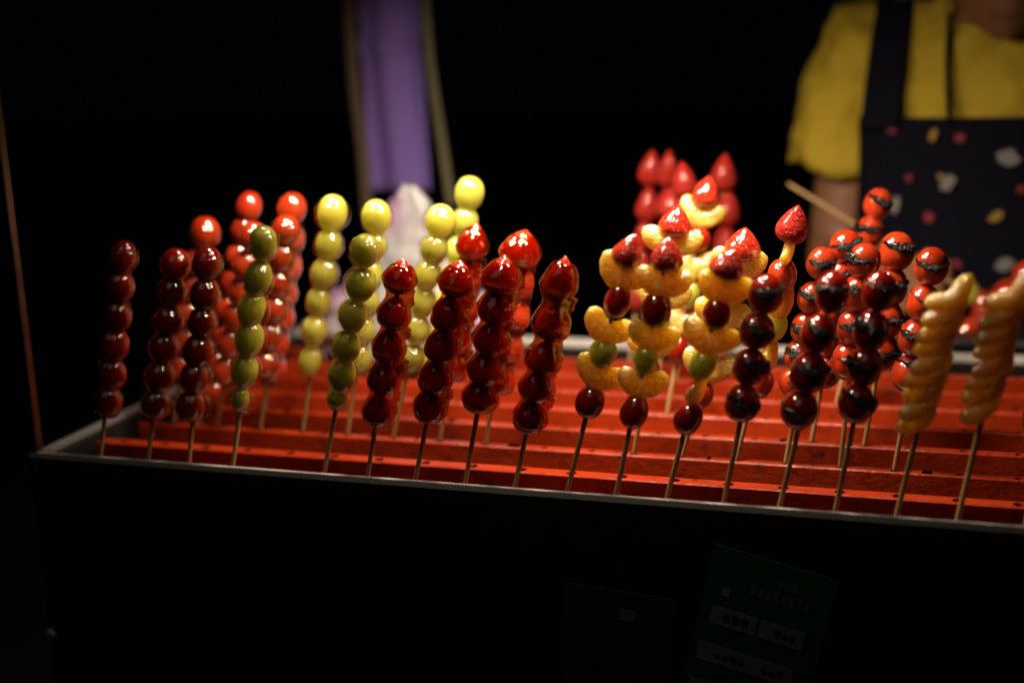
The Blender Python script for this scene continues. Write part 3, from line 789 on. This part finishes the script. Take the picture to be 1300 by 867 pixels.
def person_part(name, vf, mat, voxel=0):
    o = mesh_obj(name, vf[0], vf[1], mat, per); o.matrix_parent_inverse = PIV
    if voxel:
        m = o.modifiers.new('remesh', 'REMESH'); m.mode = 'VOXEL'; m.voxel_size = voxel; m.use_smooth_shade = True
        m = o.modifiers.new('smooth', 'SMOOTH'); m.factor = 0.5; m.iterations = 4
    return o
# body: legs, hips, trunk, neck, head, arms and hands fused into one surface
HX, HY, HZ = 0.345, 0.665, 0.456                    # head, carried forward and bowed
SHL, SHR = Vector((PX-0.150, PY, 0.325)), Vector((PX+0.150, PY, 0.325))
hand = on_y(1152, 338, 0.60)
elbow = Vector((PX-0.185, PY-0.03, 0.055))
parts = []
for s_ in (-1, 1):
    parts.append(tube_vf([(PX+s_*0.09, PY+0.02, -0.18), (PX+s_*0.095, PY+0.02, -0.30), (PX+s_*0.10, PY+0.0, -0.52), (PX+s_*0.10, PY+0.02, -0.66), (PX+s_*0.10, PY+0.03, -0.88), (PX+s_*0.10, PY+0.02, -0.925)],
                         [0.085, 0.08, 0.058, 0.056, 0.038, 0.042], 16))
    parts.append(tube_vf([(PX+s_*0.10, PY+0.06, -0.915), (PX+s_*0.10, PY-0.02, -0.915), (PX+s_*0.105, PY-0.13, -0.925), (PX+s_*0.105, PY-0.16, -0.93)], [0.03, 0.038, 0.032, 0.012], 12))
parts.append(loft([ell(PX, PY+0.02, -0.24, 0.15, 0.10), ell(PX, PY+0.02, -0.12, 0.165, 0.11), ell(PX, PY+0.01, 0.02, 0.14, 0.095), ell(PX, PY, 0.18, 0.155, 0.105), ell(PX, PY, 0.30, 0.16, 0.09), ell(PX, PY-0.01, 0.36, 0.09, 0.06)]))
parts.append(tube_vf([(PX, PY-0.005, 0.32), (PX, PY-0.05, 0.37), (HX, HY+0.06, 0.41), (HX, HY+0.045, 0.45)], [0.062, 0.055, 0.052, 0.05], 16))
# head: skull, jaw, nose, lips, ears
def head_vf():
    rot = Matrix.Rotation(R_(22), 3, 'X'); rot = Matrix.Rotation(R_(10), 3, 'Z') @ rot
    rings = []; n, m = 26, 36
    for i in range(n+1):
        a = math.pi*(0.02+0.96*i/n); z = -math.cos(a)*0.115; r = math.sin(a)
        ring = []
        for j in range(m):
            b = 2*math.pi*j/m; x = math.cos(b)*r*0.076; y = math.sin(b)*r*0.093
            if z < 0:
                k = -z/0.115; x *= 1-0.28*k*k; y = y*(1-0.18*k) - 0.020*k*(1 if y < 0 else 0.3)
            if y < 0:
                def bumpf(x0, z0, sx, sz, h): return h*math.exp(-((x-x0)/sx)**2-((z-z0)/sz)**2)
                y -= bumpf(0, -0.018, 0.011, 0.022, 0.022) + bumpf(0, -0.050, 0.022, 0.0055, 0.008) + bumpf(0, -0.063, 0.019, 0.0055, 0.008) + bumpf(0, -0.098, 0.02, 0.014, 0.008)
                y += bumpf(0.031, 0.006, 0.014, 0.010, 0.010) + bumpf(-0.031, 0.006, 0.014, 0.010, 0.010) + bumpf(0, -0.0565, 0.02, 0.003, 0.004)
            ring.append(rot @ Vector((x, y, z)) + Vector((HX, HY, HZ)))
        rings.append(ring)
    return loft(rings)
parts.append(head_vf())
for s_ in (-1, 1):
    parts.append(tube_vf([(HX+s_*0.070, HY+0.02, HZ-0.03), (HX+s_*0.080, HY+0.02, HZ-0.01), (HX+s_*0.084, HY+0.025, HZ+0.02), (HX+s_*0.074, HY+0.02, HZ+0.03)], [(0.006, 0.010), (0.008, 0.015), (0.008, 0.016), (0.006, 0.010)], 10))
def arm(sh, el, wr):
    return tube_vf([sh, sh.lerp(el, 0.25), sh.lerp(el, 0.6), el, el.lerp(wr, 0.3), el.lerp(wr, 0.7), wr], [0.052, 0.050, 0.045, 0.040, 0.041, 0.033, 0.027], 16)
def hand_vf(wr, d, palm_n, grip):
    """palm and five curled fingers; d: pointing direction, palm_n: the way the palm faces, fingers close on 'grip'"""
    d = d.normalized(); nrm = (palm_n - d*palm_n.dot(d)).normalized(); sd = d.cross(nrm)
    out = [tube_vf([wr-d*0.01, wr+d*0.02, wr+d*0.05, wr+d*0.082], [(0.026, 0.020), (0.034, 0.019), (0.042, 0.017), (0.040, 0.013)], 14)] if False else []
    rings = []
    for t_, hw, hh in ((-0.012, 0.026, 0.020), (0.02, 0.034, 0.018), (0.055, 0.041, 0.016), (0.085, 0.040, 0.012)):
        c = wr + d*t_; rings.append([c + sd*math.cos(2*math.pi*k/14)*hw + nrm*math.sin(2*math.pi*k/14)*hh for k in range(14)])
    out.append(loft(rings))
    for k, (off, L) in enumerate(((-0.031, 0.060), (-0.010, 0.075), (0.011, 0.080), (0.031, 0.072))):
        p0 = wr + d*0.078 + sd*off
        p1 = p0 + (d*0.8 + nrm*0.6).normalized()*L*0.45
        p2 = p1 + (nrm*1.0 - d*0.05).normalized()*L*0.32
        p3 = p2 + (-d*0.9 + nrm*0.25).normalized()*L*0.28
        out.append(tube_vf([p0, p1, p2, p3], [0.0100, 0.0095, 0.0088, 0.0075], 9))
    q0 = wr + d*0.028 + sd*0.030
    q1 = q0 + (sd*0.8 + d*0.5 + nrm*0.3).normalized()*0.036; q2 = q1 + (d*0.6 + nrm*0.8 - sd*0.3).normalized()*0.030; q3 = q2 + (d*0.4 + nrm*0.5 - sd*0.6).normalized()*0.022
    out.append(tube_vf([q0, q1, q2, q3], [0.013, 0.012, 0.0105, 0.008], 9))
    return out
parts.append(arm(SHL, elbow, hand + Vector((-0.03, 0.075, -0.012))))
parts += hand_vf(hand + Vector((-0.03, 0.075, -0.012)), Vector((0.30, -0.9, 0.1)), Vector((0.1, 0.1, -1)), hand)
el2 = Vector((PX+0.22, PY+0.0, 0.06)); wr2 = Vector((PX+0.16, PY-0.17, 0.0))
parts.append(arm(SHR, el2, wr2)); parts += hand_vf(wr2, Vector((-0.35, -0.9, -0.05)), Vector((0, 0.2, -1)), wr2)
body = person_part('body', merge(*parts), skin, 0.0055)
# trousers, shirt
tr = [loft([ell(PX, PY+0.02, -0.26, 0.17, 0.115), ell(PX, PY+0.02, -0.12, 0.178, 0.122), ell(PX, PY+0.01, -0.03, 0.160, 0.112)])]
for s_ in (-1, 1):
    tr.append(tube_vf([(PX+s_*0.09, PY+0.02, -0.18), (PX+s_*0.097, PY+0.02, -0.32), (PX+s_*0.10, PY+0.0, -0.52), (PX+s_*0.10, PY+0.02, -0.68), (PX+s_*0.10, PY+0.03, -0.895)], [0.098, 0.094, 0.075, 0.070, 0.062], 16))
person_part('trousers', merge(*tr), denim, 0.009)
hem = SHL.lerp(elbow, 0.56); hem2 = SHR.lerp(el2, 0.56)
sh = [loft([ell(PX, PY+0.01, -0.10, 0.182, 0.128), ell(PX, PY+0.005, 0.05, 0.165, 0.118), ell(PX, PY, 0.18, 0.172, 0.124), ell(PX, PY, 0.28, 0.178, 0.112), ell(PX, PY-0.005, 0.335, 0.150, 0.088), ell(PX, PY-0.012, 0.372, 0.092, 0.070), ell(PX, PY-0.022, 0.392, 0.066, 0.062)])]
for a_, b_ in ((SHL, hem), (SHR, hem2)):
    out_ = Vector((-1 if a_ is SHL else 1, 0, 0))
    sh.append(tube_vf([a_ - out_*0.05 + Vector((0, 0, -0.005)), a_ + out_*0.004, a_.lerp(b_, 0.35) + out_*0.010, a_.lerp(b_, 0.75) + out_*0.012, b_ + out_*0.012], [0.068, 0.072, 0.070, 0.071, 0.072], 20))
shirt = person_part('shirt', merge(*sh), shirt_m, 0.0075)
tx = bpy.data.textures.new('folds', 'CLOUDS'); tx.noise_scale = 0.055; tx.noise_depth = 2
m = shirt.modifiers.new('folds', 'DISPLACE'); m.texture = tx; m.strength = 0.034; m.mid_level = 0.5
# apron bib with straps and flat print
def apr(a, z, lift=0.0):
    k = max(0, min(1, (z+0.1)/0.36)); rx = 0.190 + lift - 0.004*k; ry = 0.136 - 0.002*k + lift
    c, s_ = math.sin(a), math.cos(a)
    return Vector((PX + math.copysign(abs(c)**(2/2.3), c)*rx, PY - abs(s_)**(2/2.3)*ry, z))
def half(z):
    return R_(52 if z > 0.12 else 52 + 30*min(1, (0.12-z)/0.15))
ZA = 0.249
def apron_fn(u, v):
    z = -0.42 + (ZA+0.42)*v
    a = (u*2-1)*half(z); p = apr(a, z, 0.004 + 0.004*nz((u*3, v*4, 0), 1.4, 6))
    if z < -0.1: p.y -= 0.04*(-0.1-z)
    return p
ap = sheet('apron', apron_fn, 40, 50, 0.002, navy, per); ap.matrix_parent_inverse = PIV
for s_, xo in ((-1, -0.128), (1, 0.128)):
    def st(u, v, xo=xo, s_=s_):
        x = PX + xo + 0.044*(u-0.5) + s_*-0.012*v
        if v < 0.75:
            z = ZA - 0.012 + (0.385-ZA)*v/0.75; a = math.asin(max(-1, min(1, (x-PX)/0.2)))
            y = PY - 0.142 + 0.075*(v/0.75)**1.8 + 0.12*(abs(x-PX)/0.2)**2*0.35
        else:
            k = (v-0.75)/0.25; z = 0.385 - 0.012*k; y = PY - 0.050 + 0.11*k
        return (x, y, z)
    o = sheet('apron_strap', st, 6, 30, 0.0025, navy, ap)
# print: little flat patches on the bib
pr = dict(red=simple('red_print', (0.17, 0.010, 0.022), 0.8), yellow=simple('yellow_print', (0.24, 0.14, 0.012), 0.8), white=simple('white_print', (0.15, 0.14, 0.13), 0.8))
PR = [('red', 1135, 165, 30, 22, 10), ('yellow', 1187, 172, 15, 32, 15), ('red', 1220, 175, 20, 20, 0), ('white', 1205, 232, 26, 42, 25), ('yellow', 1196, 224, 12, 14, 20), ('white', 1280, 200, 34, 42, -30),
      ('yellow', 1265, 274, 16, 30, 25), ('red', 1182, 276, 22, 26, -10), ('white', 1140, 262, 22, 46, 12), ('red', 1157, 227, 15, 18, 0), ('yellow', 1180, 322, 18, 22, 30), ('red', 1215, 335, 20, 24, 0),
      ('white', 1275, 335, 28, 36, 30), ('red', 1295, 240, 16, 18, 0), ('yellow', 1150, 330, 14, 20, -15), ('yellow', 1340, 170, 15, 28, 10), ('red', 1360, 230, 22, 24, 0), ('white', 1350, 290, 26, 40, -20)]
for kind, px, py, wd, ht, an in PR:
    P = on_y(px, py, PY-0.14); z = P.z
    u = max(-1, min(1, (P.x-PX)/0.19)); a = math.asin(max(-1, min(1, math.copysign(abs(u)**(2.3/2), u))))
    d_ = 0.80/FPX; ca, sa = math.cos(R_(an)), math.sin(R_(an)); V = []
    for k in range(12):
        q = 2*math.pi*k/12; c, s_ = math.cos(q), math.sin(q)
        ex = math.copysign(abs(c)**0.6, c)*wd/2*d_*(1+0.12*math.sin(5*q+px)); ez = math.copysign(abs(s_)**0.6, s_)*ht/2*d_
        V.append(apr(a + (ex*ca+ez*sa)/0.17, z + ez*ca - ex*sa, 0.0105))
    o = mesh_obj('print_patch', V, [tuple(range(12))], pr[kind], ap, smooth=False); o.matrix_parent_inverse = Matrix.Identity(4)
    mo = o.modifiers.new('solid', 'SOLIDIFY'); mo.thickness = 0.0006
lan = [on_y(1206, 4, PY-0.085), on_y(1205, 40, PY-0.10), on_y(1203, 80, PY-0.115), on_y(1204, 125, PY-0.128), on_y(1206, 158, PY-0.142)]
ln = person_part('lanyard', tube_vf(lan, 0.0035, 8), navy)
bd = tube_vf([on_y(1206, 1, PY-0.09), on_y(1206, 6, PY-0.092), on_y(1206, 14, PY-0.094), on_y(1206, 18, PY-0.095)], [0.003, 0.007, 0.007, 0.003], 10)
o = mesh_obj('clip', *bd, pr['yellow'], ln)
# hair cap and eyes
hv = []
for i in range(15):
    a = math.pi*(0.40 + 0.60*i/14); z = -math.cos(a)*0.126; r = math.sin(a)
    hv.append([Matrix.Rotation(R_(22), 3, 'X') @ Vector((math.cos(b)*r*0.088, math.sin(b)*r*0.104 + 0.014, z)) + Vector((HX, HY, HZ)) for b in [2*math.pi*j/28 for j in range(28)]])
person_part('hair', loft(hv), hairm)
eye_m = simple('eye', (0.05, 0.03, 0.02), 0.1)
for s_ in (-1, 1):
    c = Matrix.Rotation(R_(22), 3, 'X') @ Vector((s_*0.031, -0.074, 0.006)) + Vector((HX, HY, HZ))
    vf = rev(ball_profile(8), 12, 0.0); person_part('eye', ([Vector(q)*0.022 + c for q in vf[0]], vf[1]), eye_m)

# ------------------------------------------------------------------ skewers on the vendor's side
def lying(label, A, B, beads, stick_ext=0.0):
    """skewer laid or held along A-B; beads: (kind, position 0..1, width m, height m)"""
    t = thing('fruit_skewer', label, 'fruit skewer', A); Rm = frame_for(A, B); t.rotation_euler = Rm.to_euler(); L = (B-A).length
    use_mesh('stick', stick_mesh(L), t); rng = random.Random(int(L*1000))
    for kind, u, w_, h_ in beads:
        o = use_mesh(KIND_NAME[kind], MESH[kind, rng.randrange(NV)], t); o.location = (0, 0, u*L); o.scale = (w_, w_, h_); o.rotation_euler = (0, 0, rng.uniform(0, 6))
    return t
A = on_y(1000, 233, 0.60); B = on_y(1262, 392, 0.60)
lying('slanting bamboo skewer with tomato and grape held in the vendor\'s hand', A, B, [('tomato', 0.96, 0.028, 0.032), ('green_grape', 0.87, 0.028, 0.034)])
cnt = thing('counter_shelf', 'narrow dark steel shelf behind the tray on the vendor side', 'shelf', (0.5, 0.585, -0.95))
o = box('shelf_board', (-0.35, 0.36, -0.04, 0.06, 0.955, 0.963), M['dark_steel'], cnt)
for xx in (-0.33, 0.33):
    box('leg', (xx, xx+0.02, 0.0, 0.02, 0.0, 0.9545), M['black'], cnt)
A = on_y(1212, 436, 0.60); B = on_y(1325, 330, 0.61)
lying('cherry tomato skewer leaning behind the stacked mandarin skewers', A, B, [('tomato', 0.14, 0.030, 0.036), ('tomato', 0.37, 0.032, 0.036), ('tomato', 0.60, 0.032, 0.036), ('tomato', 0.83, 0.032, 0.036)])

# ------------------------------------------------------------------ pendant lamps over the tray
lamp_shade = simple('lamp_shade_paint', (0.02, 0.02, 0.02), 0.5, 0, 0.1, 50)
glow = NT('lamp_glow'); em = glow.n('ShaderNodeEmission'); em.inputs[0].default_value = (1, 0.80, 0.55, 1); em.inputs[1].default_value = 3.0
glow.l(em.outputs[0], glow.out.inputs[0])
for i, (L, en, back, spr) in enumerate(LAMPS):
    t = thing('pendant_lamp', 'black pendant lamp hanging over the ' + ('red tomato skewers', 'candied strawberry skewers', 'mixed fruit skewers', 'front rim')[i], 'lamp', (L[0], L[1], L[2]+0.05), 'pendant lamps over the tray')
    def prt(name, vf, mat):
        return mesh_obj(name, vf[0], vf[1], mat, t)
    rg = lambda z, r: [(math.cos(2*math.pi*k/20)*r, math.sin(2*math.pi*k/20)*r, z) for k in range(20)]
    prt('shade', loft([rg(-0.022, 0.066), rg(-0.005, 0.060), rg(0.015, 0.036), rg(0.03, 0.008)], cap=False), lamp_shade)
    prt('cord', tube_vf([(0,0,0.028), (0,0,0.2), (0,0,1.0-L[2]-0.05)], 0.0025, 8), lamp_shade)
    prt('bulb', loft([rg(-0.036, 0.006), rg(-0.030, 0.014), rg(-0.02, 0.016), rg(0.0, 0.010), rg(0.01, 0.006)]), glow.m)
    a = area_light('lamp_light', L, (L[0], L[1]+back, 0), 0.095 if i < 3 else 0.07, en, (1.0, 0.82, 0.62), spread=spr)
    a.location = L
